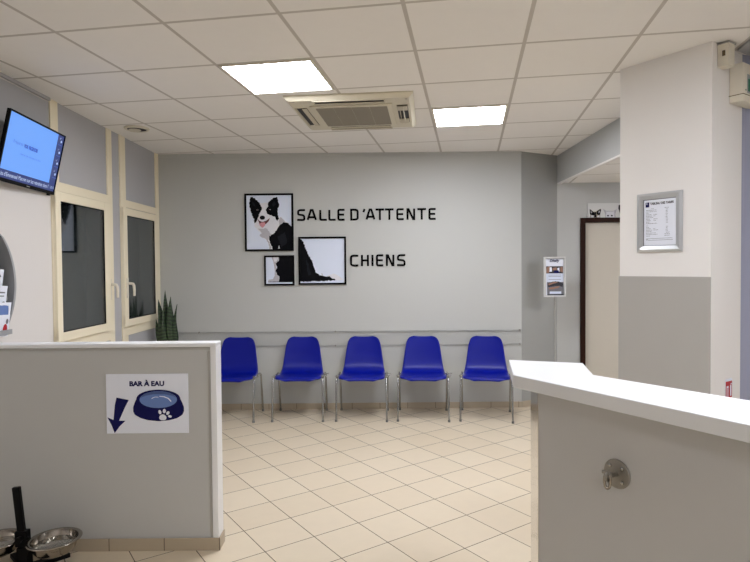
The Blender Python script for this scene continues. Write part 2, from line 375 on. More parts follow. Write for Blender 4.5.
for wi, (wy, sy0, sy1, hy) in enumerate(((W1, 4.129, 4.965, 4.978), (W2, 5.238, 6.045, 5.285))):
    wn = thing('window_%d' % (wi+1), 'cream framed window with dark glass, the one %s' % ('nearer the television' if wi == 0 else 'nearer the corner plant'), 'window', (X0, (sy0+sy1)/2, 1.0))
    wn['kind'] = 'structure'
    T = Matrix.Translation((-X0, -(sy0+sy1)/2, -1.0)); y0, y1, z0, z1 = wy
    f = MB()
    f.box(X0+0.001, X0+0.014, sy0-0.005, sy1+0.06, 2.105, 2.175, None, T, 0.002); f.box(X0+0.001, X0+0.014, sy0-0.005, sy1+0.06, 0.915, 1.0, None, T, 0.002)
    f.build('window_frame', 'cream', wn)
    s = MB(); d0, d1 = X0+0.002, X0+0.036
    s.box(d0, d1, sy0, y0, z0-0.045, z1+0.05, None, T, 0.004); s.box(d0, d1, y1, sy1, z0-0.045, z1+0.05, None, T, 0.004)
    s.box(d0, d1, y0-0.002, y1+0.002, z1-0.018, z1+0.05, None, T, 0.004); s.box(d0, d1, y0-0.002, y1+0.002, z0-0.045, z0+0.022, None, T, 0.004)
    s.build('sash', 'cream', wn)
    g = MB()
    for (p0, p1, q0, q1) in ((y0, y0+0.006, z0+0.02, z1-0.016), (y1-0.006, y1, z0+0.02, z1-0.016), (y0, y1, z1-0.024, z1-0.018), (y0, y1, z0+0.022, z0+0.028)):
        g.box(X0+0.022, X0+0.031, p0, p1, q0, q1, None, T)
    g.build('glazing_gasket', 'matte_black', wn)
    MB().box(X0+0.020, X0+0.026, y0+0.005, y1-0.005, z0+0.02, z1-0.016, None, T).build('pane', 'pane', wn)
    sh = MB()
    for k in range(25):
        zz = 1.05+k*0.0404; sh.box(X0-0.14, X0-0.125, y0, y1, zz, zz+0.0385, None, T)
    sh.build('roller_shutter', 'shutter', wn)
    MB().box(X0-0.124, X0-0.12, y0, y0+0.22, 1.05, 2.05, None, T).build('backing_band', 'band_blue', wn)  # blue grey band behind the near part of the pane
    hg = MB()
    for z in (1.07, 2.02): hg.tube([(X0+0.04, sy0-0.008, z-0.035), (X0+0.04, sy0-0.008, z+0.035)], 0.008, None, 10, T)
    hg.build('hinge', 'cream', wn)
    hd = MB(); hd.box(X0+0.036 if hy > sy0+0.02 and wi else X0+0.012, X0+0.046 if wi else X0+0.03, hy-0.017, hy+0.017, 1.265, 1.45, None, T, 0.004)
    hz = 1.40; xh = X0+(0.046 if wi else 0.03)
    hd.tube([(xh-0.005, hy, hz), (xh+0.03, hy, hz), (xh+0.045, hy, hz-0.004), (xh+0.052, hy+0.004, hz-0.02), (xh+0.054, hy+0.006, hz-0.06), (xh+0.054, hy+0.006, hz-0.115)], [0.013, 0.013, 0.013, 0.013, 0.012, 0.011], None, 12, T)
    hd.build('handle', 'offwhite', wn)
# baseboards
def baseboard(name, p0, p1, label, h=0.065, th=0.012):
    d = Vector((p1[0]-p0[0], p1[1]-p0[1])); L = d.length
    o = MB().box(0, L, -th, 0, 0, h, bev=0.0015, seg=1).build(name, 'base'); o.location = (p0[0], p0[1], 0); o.rotation_euler = (0, 0, math.atan2(d.y, d.x))
    struct(o, label, 'baseboard'); return o
baseboard('baseboard_back', (X0, YB), (1.578, YB), 'beige tile skirting under the back wall')
baseboard('baseboard_facet', (1.578, YB), (2.041, YD), 'beige tile skirting along the short angled wall')
baseboard('baseboard_door', (2.041, YD), (2.298, YD), 'beige tile skirting left of the brown door frame')
baseboard('baseboard_left', (X0, 3.2), (X0, YB), 'beige tile skirting under the windows').rotation_euler = (0, 0, PI/2)
bpy.data.objects['baseboard_left'].location = (X0+0.012, 3.21, 0)
# pillar, turned like the counter
P0 = Vector((1.548, 3.627)); P1 = Vector((1.860, 3.177)); fd = (P1-P0).normalized(); nd = Vector((-fd.y, fd.x))   # fd along the front face, nd into the depth
P2 = P1+nd*0.36; P3 = P0+nd*0.62
struct(MB().prism([tuple(P0), tuple(P1), tuple(P2), tuple(P2+Vector((0.02, 0.2))), (2.2, 3.86), tuple(P3)], 0, CEIL).build('wall_pillar', 'white'), 'white square pillar beside the counter carrying the price list')
TP = frame_T((P0.x, P0.y, 0), (fd.x, fd.y, 0), (0, 0, 1))     # x along the face, y up, z outward
wa = MB().box(-0.006, (P1-P0).length+0.002, 0.0, 1.463, 0.0005, 0.008, None, TP, 0.002, 1).build('wall_pillar_wainscot', 'wainscot')
struct(wa, 'grey protective panel on the lower half of the pillar')
struct(MB().prism([(P2.x+0.001, P2.y+0.001), (P2.x+0.025, P2.y+0.012), (P2.x+0.055, P2.y+0.018), (X1, P2.y+0.03), (X1, 3.58), (P2.x+0.02, 3.58)], 0, CEIL).build('wall_blue_lit', 'blue_lit_wall'), 'wall at the far right behind the pillar, bluish light put into its colour')
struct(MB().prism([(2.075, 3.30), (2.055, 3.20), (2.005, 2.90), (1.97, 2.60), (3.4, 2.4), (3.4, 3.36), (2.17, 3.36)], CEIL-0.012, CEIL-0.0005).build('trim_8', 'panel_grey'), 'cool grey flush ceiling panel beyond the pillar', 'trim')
# door
dr = thing('door_1', 'beige flush door in a dark brown frame', 'door', (2.77, YD, 0)); dr['kind'] = 'structure'
T = Matrix.Translation((-2.77, -YD, 0))
f = MB()
f.box(2.298, 2.353, YD-0.022, YD+0.09, 0, 2.06, None, T, 0.003); f.box(3.19, 3.245, YD-0.022, YD+0.09, 0, 2.06, None, T, 0.003); f.box(2.35, 3.193, YD-0.022, YD+0.09, 2.012, 2.06, None, T, 0.003)
f.build('door_frame', 'brown', dr)
MB().box(2.356, 3.187, YD+0.03, YD+0.07, 0.008, 2.01, None, T, 0.002).build('door_leaf', 'door', dr)
h = MB(); h.box(3.10, 3.14, YD+0.022, YD+0.03, 0.95, 1.15, None, T, 0.003); h.tube([(3.12, YD+0.03, 1.05), (3.12, YD-0.03, 1.05), (3.0, YD-0.03, 1.05)], 0.009, None, 10, T)
h.build('door_handle', 'chrome', dr)
# low partition
PX, PY, PZ, PT = -0.862, 3.09, 1.131, 0.10
pt = thing('wall_partition', 'low grey laminate partition with pale metal edging carrying a water bar sign', 'wall', ((X0+PX)/2, PY+PT/2, 0)); pt['kind'] = 'structure'
T = Matrix.Translation((-(X0+PX)/2, -PY-PT/2, 0))
MB().box(X0, PX-0.03, PY+0.006, PY+PT-0.006, 0, PZ-0.02, None, T).build('panel', 'partition', pt)
f = MB(); f.box(X0, PX, PY-0.002, PY+PT+0.002, PZ-0.022, PZ, None, T, 0.004); f.box(PX-0.032, PX, PY, PY+PT, 0.0, PZ-0.0215, None, T, 0.003)
f.build('edge_profile', 'alu', pt)
f = MB(); f.box(X0, PX-0.034, PY+0.002, PY+0.007, PZ-0.036, PZ-0.023, None, T, 0.001, 1); f.box(PX-0.046, PX-0.034, PY+0.002, PY+0.007, 0.07, PZ-0.044, None, T, 0.001, 1)
f.build('edge_lip', 'alu_dk', pt)
baseboard('baseboard_partition', (X0, PY), (PX+0.007, PY), 'beige tile skirting along the front of the low partition', 0.068, 0.007)
bb = baseboard('baseboard_partition_end', (PX, PY), (PX, PY+PT), 'beige tile skirting on the end of the low partition', 0.068, 0.007)

# ================================================================= CEILING FITTINGS
ex = Vector((math.cos(-0.1644), math.sin(-0.1644))); ey = Vector((-ex.y, ex.x)); G0 = Vector((-1.5368, 3.5776))
def cell(c, r): return G0+ex*0.6*(c+0.5)+ey*0.6*(r+0.5)
def make_light(label):
    t = thing('ceiling_light', label, 'ceiling light', group='square lit panels set in the ceiling grid')
    f = MB()
    for a0, a1, b0, b1 in ((-0.290, 0.290, -0.290, -0.274), (-0.290, 0.290, 0.274, 0.290), (-0.290, -0.274, -0.274, 0.274), (0.274, 0.290, -0.274, 0.274)):
        f.box(a0, a1, b0, b1, -0.008, -0.0005)
    f.build('light_frame', 'offwhite', t)
    MB().box(-0.274, 0.274, -0.274, 0.274, -0.006, -0.0005).build('diffuser', 'diffuser', t)
    return t
L0 = make_light('large lit square ceiling panel left of the air conditioner')
cells = [((1, 0), None), ((3, 2), 'smaller looking lit square ceiling panel right of the air conditioner'),
         ((5, -3), 'lit ceiling panel over the reception counter'), ((7, -5), 'lit ceiling panel over the space behind the counter'),
         ((5, -8), 'lit ceiling panel behind the viewer on the right')]
for (c, r), lb in cells:
    o = L0 if lb is None else dup(L0)
    if lb: o['label'] = lb
    p = cell(c, r); o.location = (p.x, p.y, CEIL); o.rotation_euler = (0, 0, -0.1644)
o = dup(L0); o['label'] = 'added unseen lit panel in the lower ceiling, brightening the brown framed door'; o.location = (3.7, 4.3, SB); o.rotation_euler = (0, 0, -0.1644)  # extra panel added out of view to brighten the door
# air conditioner cassette
ac = thing('air_conditioner', 'cream square ceiling cassette air conditioner with grey grille and dark slots', 'air conditioner', (-0.140, 4.525, CEIL), -0.095)
b = MB()
h_ = 0.462
b.add([(-h_, -h_, -0.012), (h_, -h_, -0.012), (h_, h_, -0.012), (-h_, h_, -0.012), (-h_+0.03, -h_+0.03, -0.036), (h_-0.03, -h_+0.03, -0.036), (h_-0.03, h_-0.03, -0.036), (-h_+0.03, h_-0.03, -0.036),
       (-h_, -h_, -0.0005), (h_, -h_, -0.0005), (h_, h_, -0.0005), (-h_, h_, -0.0005)],
      [(0, 1, 5, 4), (1, 2, 6, 5), (2, 3, 7, 6), (3, 0, 4, 7), (4, 5, 6, 7), (0, 8, 9, 1), (1, 9, 10, 2), (2, 10, 11, 3), (3, 11, 8, 0), (8, 11, 10, 9)])
b.build('fascia', 'ac', ac)
g = MB(); g.box(-0.305, 0.305, -0.305, 0.305, -0.046, -0.036, None, None, 0.004); g.build('intake_panel', 'ac', ac)
g = MB()
for k in range(4):
    x0 = -0.265+k*0.1335; g.box(x0, x0+0.130, -0.265, 0.265, -0.0485, -0.0462)
g.build('intake_grille', 'ac_grille', ac)
g = MB()
for k in range(40):
    y = -0.26+k*0.0133; g.box(-0.265, 0.2655, y, y+0.004, -0.0495, -0.0486)
g.build('grille_slat', 'ac_grille', ac)['kind'] = 'stuff'
for a in range(4):
    R = Matrix.Rotation(a*PI/2, 4, 'Z')
    s = MB(); s.box(-0.25, 0.25, -0.415, -0.335, -0.0372, -0.0362, None, R); so = s.build('air_slot', 'ac_dk', ac)
    v = MB()
    if a in (0, 2, 3): v.box(-0.255, 0.255, -0.372, -0.335, -0.046, -0.040, None, R, 0.002); v.box(-0.262, 0.262, -0.425, -0.412, -0.044, -0.036, None, R, 0.002)
    else:
        v.box(-0.25, 0.25, -0.384, -0.376, -0.050, -0.038, None, R, 0.002); v.box(-0.25, -0.24, -0.415, -0.335, -0.046, -0.038, None, R, 0.002)
        v.box(0.13, 0.25, -0.412, -0.337, -0.046, -0.038, None, R, 0.002); v.box(-0.25, -0.13, -0.412, -0.337, -0.046, -0.038, None, R, 0.002)
        v.box(-0.25, 0.25, -0.356, -0.352, -0.050, -0.038, None, R, 0.001)
    v.build('air_vane', 'ac_shade', ac)
MB().box(-0.43, -0.39, -0.42, -0.405, -0.0368, -0.0362).build('badge', 'ac_grille', ac)
g = MB(); g.lathe([(0.006, 0), (0.006, 0.0015), (0, 0.002)], None, 12, Matrix.Translation((0.41, -0.40, -0.038)))
g.build('indicator', 'ac_grille', ac)
# round vent
vt = thing('ceiling_vent', 'small round white extract vent in the ceiling near the windows', 'vent', (-2.055, 5.01, CEIL))
MB().lathe([(0.10, 0), (0.106, -0.006), (0.10, -0.016), (0.088, -0.020), (0.080, -0.016), (0.079, 0)], None, 40).build('vent_ring', 'offwhite', vt)
MB().lathe([(0.079, -0.013), (0, -0.013)], None, 40).build('vent_throat', 'ac_dk', vt)
MB().lathe([(0.0, -0.014), (0.050, -0.014), (0.052, -0.017), (0.0, -0.018)], None, 40, Matrix.Translation((-0.022, 0.012, 0))).build('valve_disc', 'offwhite', vt)

# ================================================================= BACK WALL
TB = frame_T((0, YB, 0), (1, 0, 0), (0, 0, 1))           # x right, y up, z towards the room
def framed(name, label, x0, x1, z0, z1, bw=0.019):
    t = thing(name, label, 'picture', ((x0+x1)/2, YB, z0), group=None)
    T = frame_T((-(x0+x1)/2, 0, -z0), (1, 0, 0), (0, 0, 1))
    f = MB(); d = 0.025
    for a0, a1, b0, b1 in ((x0, x1, z1-bw, z1), (x0, x1, z0, z0+bw), (x0, x0+bw, z0+bw, z1-bw), (x1-bw, x1, z0+bw, z1-bw)): f.box(a0, a1, b0, b1, 0.001, d, None, T, 0.0015, 1)
    f.build('picture_frame', 'matte_black', t)
    return t, T
# dog head
fx0, fx1, fz0, fz1 = -1.390, -0.869, 1.713, 2.328
t, T = framed('framed_picture', 'tall black framed photo of a black and white dog head, tongue out', fx0, fx1, fz0, fz1)
p = Pic(T @ Matrix.Translation((0, 0, 0.012)), lambda x: fx0+(x-38)/(456-38)*(fx1-fx0), lambda y: fz1-(y-46)/(540-46)*(fz1-fz0))
p.poly([(52, 60), (441, 60), (441, 526), (52, 526)], 'print_bg')
p.poly([(165, 128), (240, 126), (300, 200), (325, 250), (355, 245), (378, 275), (410, 300), (350, 380), (300, 450), (270, 526), (248, 526), (236, 470), (218, 440), (190, 425), (160, 412), (178, 385), (150, 360), (122, 325), (118, 290), (130, 240)], 'fur_white', 4, 9, 3)
p.poly([(345, 250), (372, 275), (432, 330), (390, 300), (335, 330), (330, 280)], 'fur_grey', 3, 9, 4)
p.poly([(150, 345), (230, 345), (260, 400), (240, 445), (262, 520), (250, 524), (236, 470), (216, 438), (180, 420), (165, 405), (185, 385)], 'fur_grey', 4, 9, 5)
p.poly([(378, 292), (405, 300), (452, 342), (452, 534), (282, 534), (262, 490), (246, 450), (248, 412), (288, 388), (310, 355), (335, 318)], 'fur_black', 4, 8, 6)
p.poly([(320, 420), (380, 380), (400, 470), (350, 510)], 'fur_sheen', 5, 12, 7)
p.poly([(322, 520), (330, 490), (337, 520)], 'fur_white', 1, 6, 8)
p.poly([(88, 78), (106, 76), (132, 92), (158, 118), (172, 138), (186, 166), (180, 198), (160, 226), (150, 262), (132, 292), (120, 300), (116, 262), (104, 232), (92, 200), (84, 160), (80, 118)], 'fur_black', 4, 8, 9)
p.poly([(318, 74), (326, 104), (336, 146), (322, 188), (322, 222), (332, 262), (318, 288), (304, 252), (276, 238), (246, 228), (226, 210), (222, 184), (238, 162), (238, 128), (262, 104), (296, 80)], 'fur_black', 4, 8, 10)
p.poly([(104, 110), (124, 128), (132, 160), (112, 150)], 'fur_sheen', 3, 8, 11)
p.poly([(300, 108), (306, 140), (282, 160), (272, 136)], 'fur_sheen', 3, 8, 12)
p.ell(148, 186, 7, 5, 'fur_grey'); p.ell(149, 186, 4.5, 4.5, 'mouth')
p.ell(256, 184, 7, 5, 'fur_grey'); p.ell(255, 184, 4.5, 4.5, 'mouth')
p.poly([(148, 262), (165, 280), (190, 290), (222, 280), (254, 256), (244, 284), (220, 308), (192, 318), (166, 306)], 'mouth', 0, r=6)
p.poly([(170, 296), (212, 292), (216, 312), (202, 332), (188, 342), (174, 326)], 'pink', 0, r=10)
p.poly([(160, 300), (172, 306), (176, 330), (168, 322)], 'pink', 0)
p.ell(190, 253, 23, 18, 'fur_black'); p.ell(184, 247, 7, 3.5, 'fur_sheen')
p.mb.build('photograph', None, t)
# dog paw
fx0, fx1, fz0, fz1 = -1.188, -0.866, 1.342, 1.665
t, T = framed('framed_picture', 'smallest black framed photo showing a dog foreleg and paw', fx0, fx1, fz0, fz1)
p = Pic(T @ Matrix.Translation((0, 0, 0.012)), lambda x: fx0+(x-48)/(292-48)*(fx1-fx0), lambda y: fz1-(y-188)/(428-188)*(fz1-fz0))
p.poly([(58, 198), (282, 198), (282, 418), (58, 418)], 'print_bg')
p.poly([(75, 396), (282, 396), (282, 403), (78, 402)], 'ink_dk')
p.poly([(108, 200), (168, 200), (166, 228), (142, 250), (150, 290), (146, 330), (172, 352), (168, 392), (150, 396), (76, 394), (84, 380), (118, 376), (132, 345), (132, 300), (124, 250)], 'fur_grey', 2, 9, 2)
p.poly([(120, 200), (160, 200), (160, 222), (138, 240), (128, 236)], 'fur_white', 2, 8, 3)
p.poly([(166, 194), (290, 194), (290, 400), (166, 400), (172, 360), (150, 340), (142, 310), (152, 280), (142, 252), (166, 232)], 'fur_black', 3, 8, 4)
p.mb.build('photograph', None, t)
# dog tail
fx0, fx1, fz0, fz1 = -0.820, -0.308, 1.347, 1.861
t, T = framed('framed_picture', 'square black framed photo showing a dog back and tail on white', fx0, fx1, fz0, fz1)
p = Pic(T @ Matrix.Translation((0, 0, 0.012)), lambda x: fx0+(x-320)/(706-320)*(fx1-fx0), lambda y: fz1-(y-38)/(424-38)*(fz1-fz0))
p.poly([(332, 48), (695, 48), (695, 414), (332, 414)], 'print_bg')
p.poly([(540, 360), (575, 345), (600, 335), (630, 345), (655, 362), (686, 388), (600, 390)], 'fur_white', 2, 9, 2)
p.poly([(324, 48), (350, 62), (372, 108), (388, 150), (408, 196), (434, 240), (448, 285), (464, 332), (492, 346), (540, 360), (572, 354), (592, 372), (634, 388), (500, 396), (324, 398)], 'fur_black', 4, 8, 3)
p.poly([(380, 220), (400, 260), (420, 340), (395, 350)], 'fur_sheen', 4, 9, 4)
p.poly([(505, 330), (512, 332), (518, 352), (508, 350)], 'fur_grey', 1, 5, 5)
p.mb.build('photograph', None, t)

# raised lettering: squarish rounded sans, cap height 1, drawn with even strokes
GL = {
 'S': (0.62, [[(0.60, 1), (0.16, 1, .2), (0.0, 0.9, .15), (0.0, 0.56, .2), (0.2, 0.53, .1), (0.62, 0.47, .2), (0.62, 0.02, .24), (0.45, 0.0, .1), (0.0, 0.02)]]),
 'A': (0.78, [[(0.0, 0), (0.30, 1, 0), (0.46, 1, 0), (0.76, 0)], [(0.12, 0.27), (0.64, 0.27)]]),
 'L': (0.5, [[(0, 1), (0, 0.0, .12), (0.50, 0.0)]]),
 'E': (0.55, [[(0.55, 1), (0.0, 1, .14), (0.0, 0.0, .14), (0.55, 0.0)], [(0.0, 0.51), (0.50, 0.51)]]),
 'D': (0.64, [[(0.0, 0.0), (0.0, 1, 0), (0.38, 1, .1), (0.64, 0.93, .3), (0.64, 0.07, .3), (0.38, 0.0, .1), (0.0, 0.0)]]),
 'T': (0.68, [[(0.0, 1), (0.68, 1)], [(0.34, 1), (0.34, -0.06)]]),
 'N': (0.66, [[(0.0, -0.06), (0.0, 1, 0), (0.10, 1, 0), (0.56, 0.0, 0), (0.66, 0.0, 0), (0.66, 1.06)]]),
 'C': (0.62, [[(0.62, 0.98), (0.28, 1.0, .1), (0.0, 0.93, .3), (0.0, 0.07, .3), (0.28, 0.0, .1), (0.62, 0.02)]]),
 'H': (0.62, [[(0.0, 1.06), (0.0, -0.06)], [(0.62, 1.06), (0.62, -0.06)], [(0, 0.51), (0.62, 0.51)]]),
 'I': (0.0, [[(0.0, 1.06), (0.0, -0.06)]]),
 "'": (0.08, [[(0.12, 1.06), (0.02, 0.74)]]),
}
def lettering(word_spans, zb, cap, label):
    xs = [s[1] for s in word_spans]+[s[2] for s in word_spans]
    xc = (min(xs)+max(xs))/2
    t = thing('wall_lettering', label, 'lettering', (xc, YB, zb), group=None)
    T = frame_T((-xc, 0, 0), (1, 0, 0), (0, 0, 1)); wd = 0.0215; H = cap-wd
    for ch, x0, x1 in word_spans:
        W, st = GL[ch]; mb = MB()
        for s in st:
            q = fillet(s, 0.1)
            k = (x1-x0-wd)/W if W > 0.05 else 0
            q = [(x0+wd/2+x*k, wd/2+y*H) for x, y in q]
            if abs(q[0][1]-q[1][1]) < 0.004: q[0] = (q[0][0]+math.copysign(wd/2, q[0][0]-q[1][0]), q[0][1])
            if abs(q[-1][1]-q[-2][1]) < 0.004: q[-1] = (q[-1][0]+math.copysign(wd/2, q[-1][0]-q[-2][0]), q[-1][1])
            stroke(mb, q, wd, 0.0008, 0.008, T)
        mb.build('letter', 'matte_black', t)
def zx(v): return -0.829+(v-37)*(0.655+0.829)/(725-37)
lettering([(c, zx(a), zx(b)) for c, a, b in (('S', 37, 77), ('A', 84, 136), ('L', 147, 184), ('L', 192, 228), ('E', 237, 273), ('D', 301, 343), ("'", 360, 375), ('A', 377, 427), ('T', 427, 470), ('T', 474, 517), ('E', 530, 567), ('N', 581, 624), ('T', 635, 678), ('E', 690, 726))],
          2.032, 0.127, 'black raised letters reading SALLE D\'ATTENTE on the grey wall')
def zx2(v): return -0.266+(v-302)*(0.33+0.266)/(576-302)
lettering([(c, zx2(a), zx2(b)) for c, a, b in (('C', 302, 343), ('H', 356, 395), ('I', 408, 417), ('E', 430, 466), ('N', 479, 521), ('S', 534, 576))],
          1.538, 0.129, 'black raised letters reading CHIENS on the grey wall')
# acrylic rail
ag = thing('wall_guard', 'clear acrylic guard strip screwed along the grey wall behind the blue chairs', 'wall guard', (-0.2, YB, 0.68))
T = Matrix.Translation((0.2, -YB, -0.68))
for a0, a1 in ((-2.19, -1.905), (-1.90, -0.434), (-0.431, 1.565)):
    MB().box(a0, a1, YB-0.016, YB-0.011, 0.690, 0.842, None, T).build('acrylic_panel', 'acrylic', ag)
    MB().box(a0, a1, YB-0.017, YB-0.010, 0.8385, 0.843, None, T).build('panel_edge', 'acrylic_edge', ag); MB().box(a0, a1, YB-0.017, YB-0.010, 0.689, 0.6925, None, T).build('panel_edge', 'acrylic_edge', ag)
for x in (-1.90, -0.432, 1.553):
    for z in (0.842, 0.690):
        MB().tube([(x, YB-0.001, z), (x, YB-0.026, z)], 0.009, None, 14, T).build('standoff', 'zinc', ag)

# ================================================================= CHAIRS
def chair_profile():
    # (y, z, half width, sideways dish) of the one-piece shell from the front lip to the top of the back
    return [(-0.232, 0.404, 0.130), (-0.238, 0.415, 0.168), (-0.232, 0.428, 0.198), (-0.215, 0.437, 0.221), (-0.185, 0.442, 0.234), (-0.14, 0.441, 0.238), (-0.08, 0.435, 0.239),
            (-0.02, 0.430, 0.238), (0.035, 0.428, 0.236), (0.078, 0.432, 0.232), (0.112, 0.444, 0.227), (0.138, 0.463, 0.221), (0.158, 0.488, 0.214), (0.173, 0.522, 0.208), (0.186, 0.565, 0.202), (0.199, 0.61, 0.195),
            (0.207, 0.65, 0.190), (0.216, 0.693, 0.183), (0.223, 0.727, 0.175), (0.229, 0.753, 0.166), (0.234, 0.773, 0.152), (0.237, 0.785, 0.134), (0.239, 0.791, 0.108)]
def shell_mesh():
    pr = chair_profile(); n = len(pr); K = 14; th = 0.006; P = []
    for i, (y, z, hw) in enumerate(pr):
        row = []
        a = Vector((0, pr[min(i+1, n-1)][0]-pr[max(i-1, 0)][0], pr[min(i+1, n-1)][1]-pr[max(i-1, 0)][1])).normalized(); nn = Vector((0, -a.z, a.y))  # seat normal (up / forward)
        back = (lambda q: q*q*(3-2*q))(min(1, max(0, (z-0.43)/0.2))) if y > 0.05 else 0
        for k in range(K+1):
            u = -1+2*k/K; x = hw*math.sin(u*PI/2*0.985)
            e = abs(u)
            lift = (0.012*(e**2)-0.030*max(0, (e-0.72)/0.28)**2)*(1-back)+back*(0.028*e**2-0.022*max(0, (e-0.78)/0.22)**2)
            row.append(Vector((x, y, z))+nn*lift)
        P.append(row)
    vs = [p for r in P for p in r]; W = K+1
    N = []
    for i in range(n):
        for k in range(W):
            a = P[min(i+1, n-1)][k]-P[max(i-1, 0)][k]; b = P[i][min(k+1, K)]-P[i][max(k-1, 0)]
            N.append(b.cross(a).normalized())
    vs2 = [v-nn*th for v, nn in zip(vs, N)]
    fs = []; o = n*W
    for i in range(n-1):
        for k in range(K):
            q = (i*W+k, i*W+k+1, (i+1)*W+k+1, (i+1)*W+k); fs.append(q); fs.append([x+o for x in q[::-1]])
    rim = [k for k in range(W)]+[i*W+K for i in range(1, n)]+[(n-1)*W+k for k in range(K-1, -1, -1)]+[i*W for i in range(n-2, 0, -1)]
    for a, b in zip(rim, rim[1:]+rim[:1]): fs.append((a, a+o, b+o, b))
    return [tuple(v) for v in vs+vs2], fs
def make_chair(label):
    t = thing('waiting_chair', label, 'chair', group='row of blue waiting room chairs')
    vs, fs = shell_mesh(); s = MB().add(vs, fs, None, True).build('seat_shell', 'blue', t)
    md = s.modifiers.new('round', 'SUBSURF'); md.levels = 1; md.render_levels = 2
    for sx in (-1, 1):
        for (y0, y1, yb, xb) in ((-0.150, -0.185, -0.232, 0.252), (0.110, 0.150, 0.226, 0.248)):
            pts = [(sx*0.246, y0*0.75, 0.432), (sx*0.247, y0, 0.428), (sx*0.248, y0+(y1-y0)*0.6, 0.415), (sx*0.249, y1, 0.385), (sx*xb, yb, 0.016)]
            lg = MB().tube(pts, 0.0098, None, 14).build('leg', 'chrome', t)
            MB().tube([(sx*xb, yb, 0.0), (sx*xb, yb-(yb-y1)*0.05, 0.022)], 0.0125, None, 14).build('foot_cap', 'rubber', lg)
        MB().tube([(sx*0.246, -0.12, 0.432), (sx*0.246, 0.09, 0.432)], 0.0098, None, 14).build('side_rail', 'chrome', t)
        br = MB(); br.box(sx*0.246-0.016, sx*0.246+0.016, -0.155, -0.125, 0.424, 0.446, None, None, 0.004)
        br.tube([(sx*0.25, -0.14, 0.436), (sx*0.275, -0.135, 0.436), (sx*0.278, -0.11, 0.436)] if sx > 0 else [(sx*0.25, -0.14, 0.436), (sx*0.268, -0.14, 0.436)], 0.004, None, 8)
        br.build('link_bracket', 'chrome', t)
    c = MB()
    for y in (-0.12, 0.08): c.tube([(-0.246, y, 0.430), (-0.2, y, 0.412), (0.2, y, 0.412), (0.246, y, 0.430)], 0.008, None, 10)
    c.build('cross_bar', 'chrome', t)
    MB().tube([(0.295, -0.02, 0.443), (0.255, -0.03, 0.440)], 0.006, None, 8).build('side_peg', 'chrome', t)
    return t
ch = make_chair('blue plastic chair, leftmost of the row, partly hidden behind the low partition')
spots = [(-1.462, 5.885, -0.02, None), (-0.778, 5.893, -0.012, 'blue plastic chair second from the left, below the dog paw picture'),
         (-0.134, 5.875, -0.05, 'blue plastic chair in the middle of the row of five'), (0.484, 5.858, -0.078, 'blue plastic chair second from the right, below the end of the word SALLE D\'ATTENTE'),
         (1.122, 5.815, -0.18, 'blue plastic chair at the right end of the row, turned slightly towards the middle')]
for x, y, r, lb in spots:
    o = ch if lb is None else dup(ch)
    if lb: o['label'] = lb
    o.location = (x, y, 0); o.rotation_euler = (0, 0, r)

# ================================================================= PLANT
pl = thing('snake_plant', 'tall dark green snake plant in a pot in the corner by the window', 'plant', (-2.105, 5.84, 0))
MB().lathe([(0.0, 0), (0.105, 0), (0.112, 0.01), (0.145, 0.52), (0.15, 0.53), (0.15, 0.55), (0.138, 0.55), (0.135, 0.52), (0.0, 0.52)], None, 40).build('planter', 'pot', pl)
MB().lathe([(0.134, 0.521), (0.134, 0.528), (0.0, 0.534)], None, 32).build('soil', 'soil', pl)
rnd = random.Random(5)
leaves = [(-0.10, 0.02, 1.22, -0.9), (-0.065, -0.05, 1.14, 0.3), (-0.03, 0.02, 1.31, 0.1), (-0.02, -0.06, 1.18, 0.9), (0.02, 0.0, 1.21, -0.4), (0.045, -0.05, 1.25, 0.5), (0.075, 0.03, 1.17, 1.2), (0.01, 0.06, 1.23, 0.0), (-0.06, 0.06, 1.08, 0.7), (0.085, -0.02, 1.05, 0.2), (-0.105, -0.03, 1.02, 0.0)]
for lx, ly, zt, ang in leaves:
    vs = []; fs = []; n = 14; bx, by = lx*0.5, ly*0.6
    for i in range(n+1):
        s = i/n; z = 0.525+(zt-0.525)*s; x = bx+(lx*1.05-bx)*s**1.4+0.008*math.sin(s*5+ang); y = by+(ly-by)*s**1.4
        hw = 0.031*(0.55+0.75*math.sin(min(1, s*1.25)*PI/2))*(1-max(0, (s-0.55)/0.45)**1.6)+0.0008
        tw = ang*0.5+s*0.9; c, d = math.cos(tw), math.sin(tw)
        for k, (u, w_) in enumerate(((-1, 0.008), (-0.5, -0.001), (0, -0.005), (0.5, -0.001), (1, 0.008), (0, -0.001))):
            X = u*hw; Y = w_*(0.4+hw*20); vs.append((x+X*c-Y*d, y+X*d+Y*c, z))
    for i in range(n):
        for k in range(6): fs.append((i*6+k, i*6+(k+1) % 6, (i+1)*6+(k+1) % 6, (i+1)*6+k))
    fs.append(range(6)); fs.append(range(n*6, n*6+6))
    MB().add(vs, [list(f) for f in fs], None, True).build('leaf', 'leaf', pl)

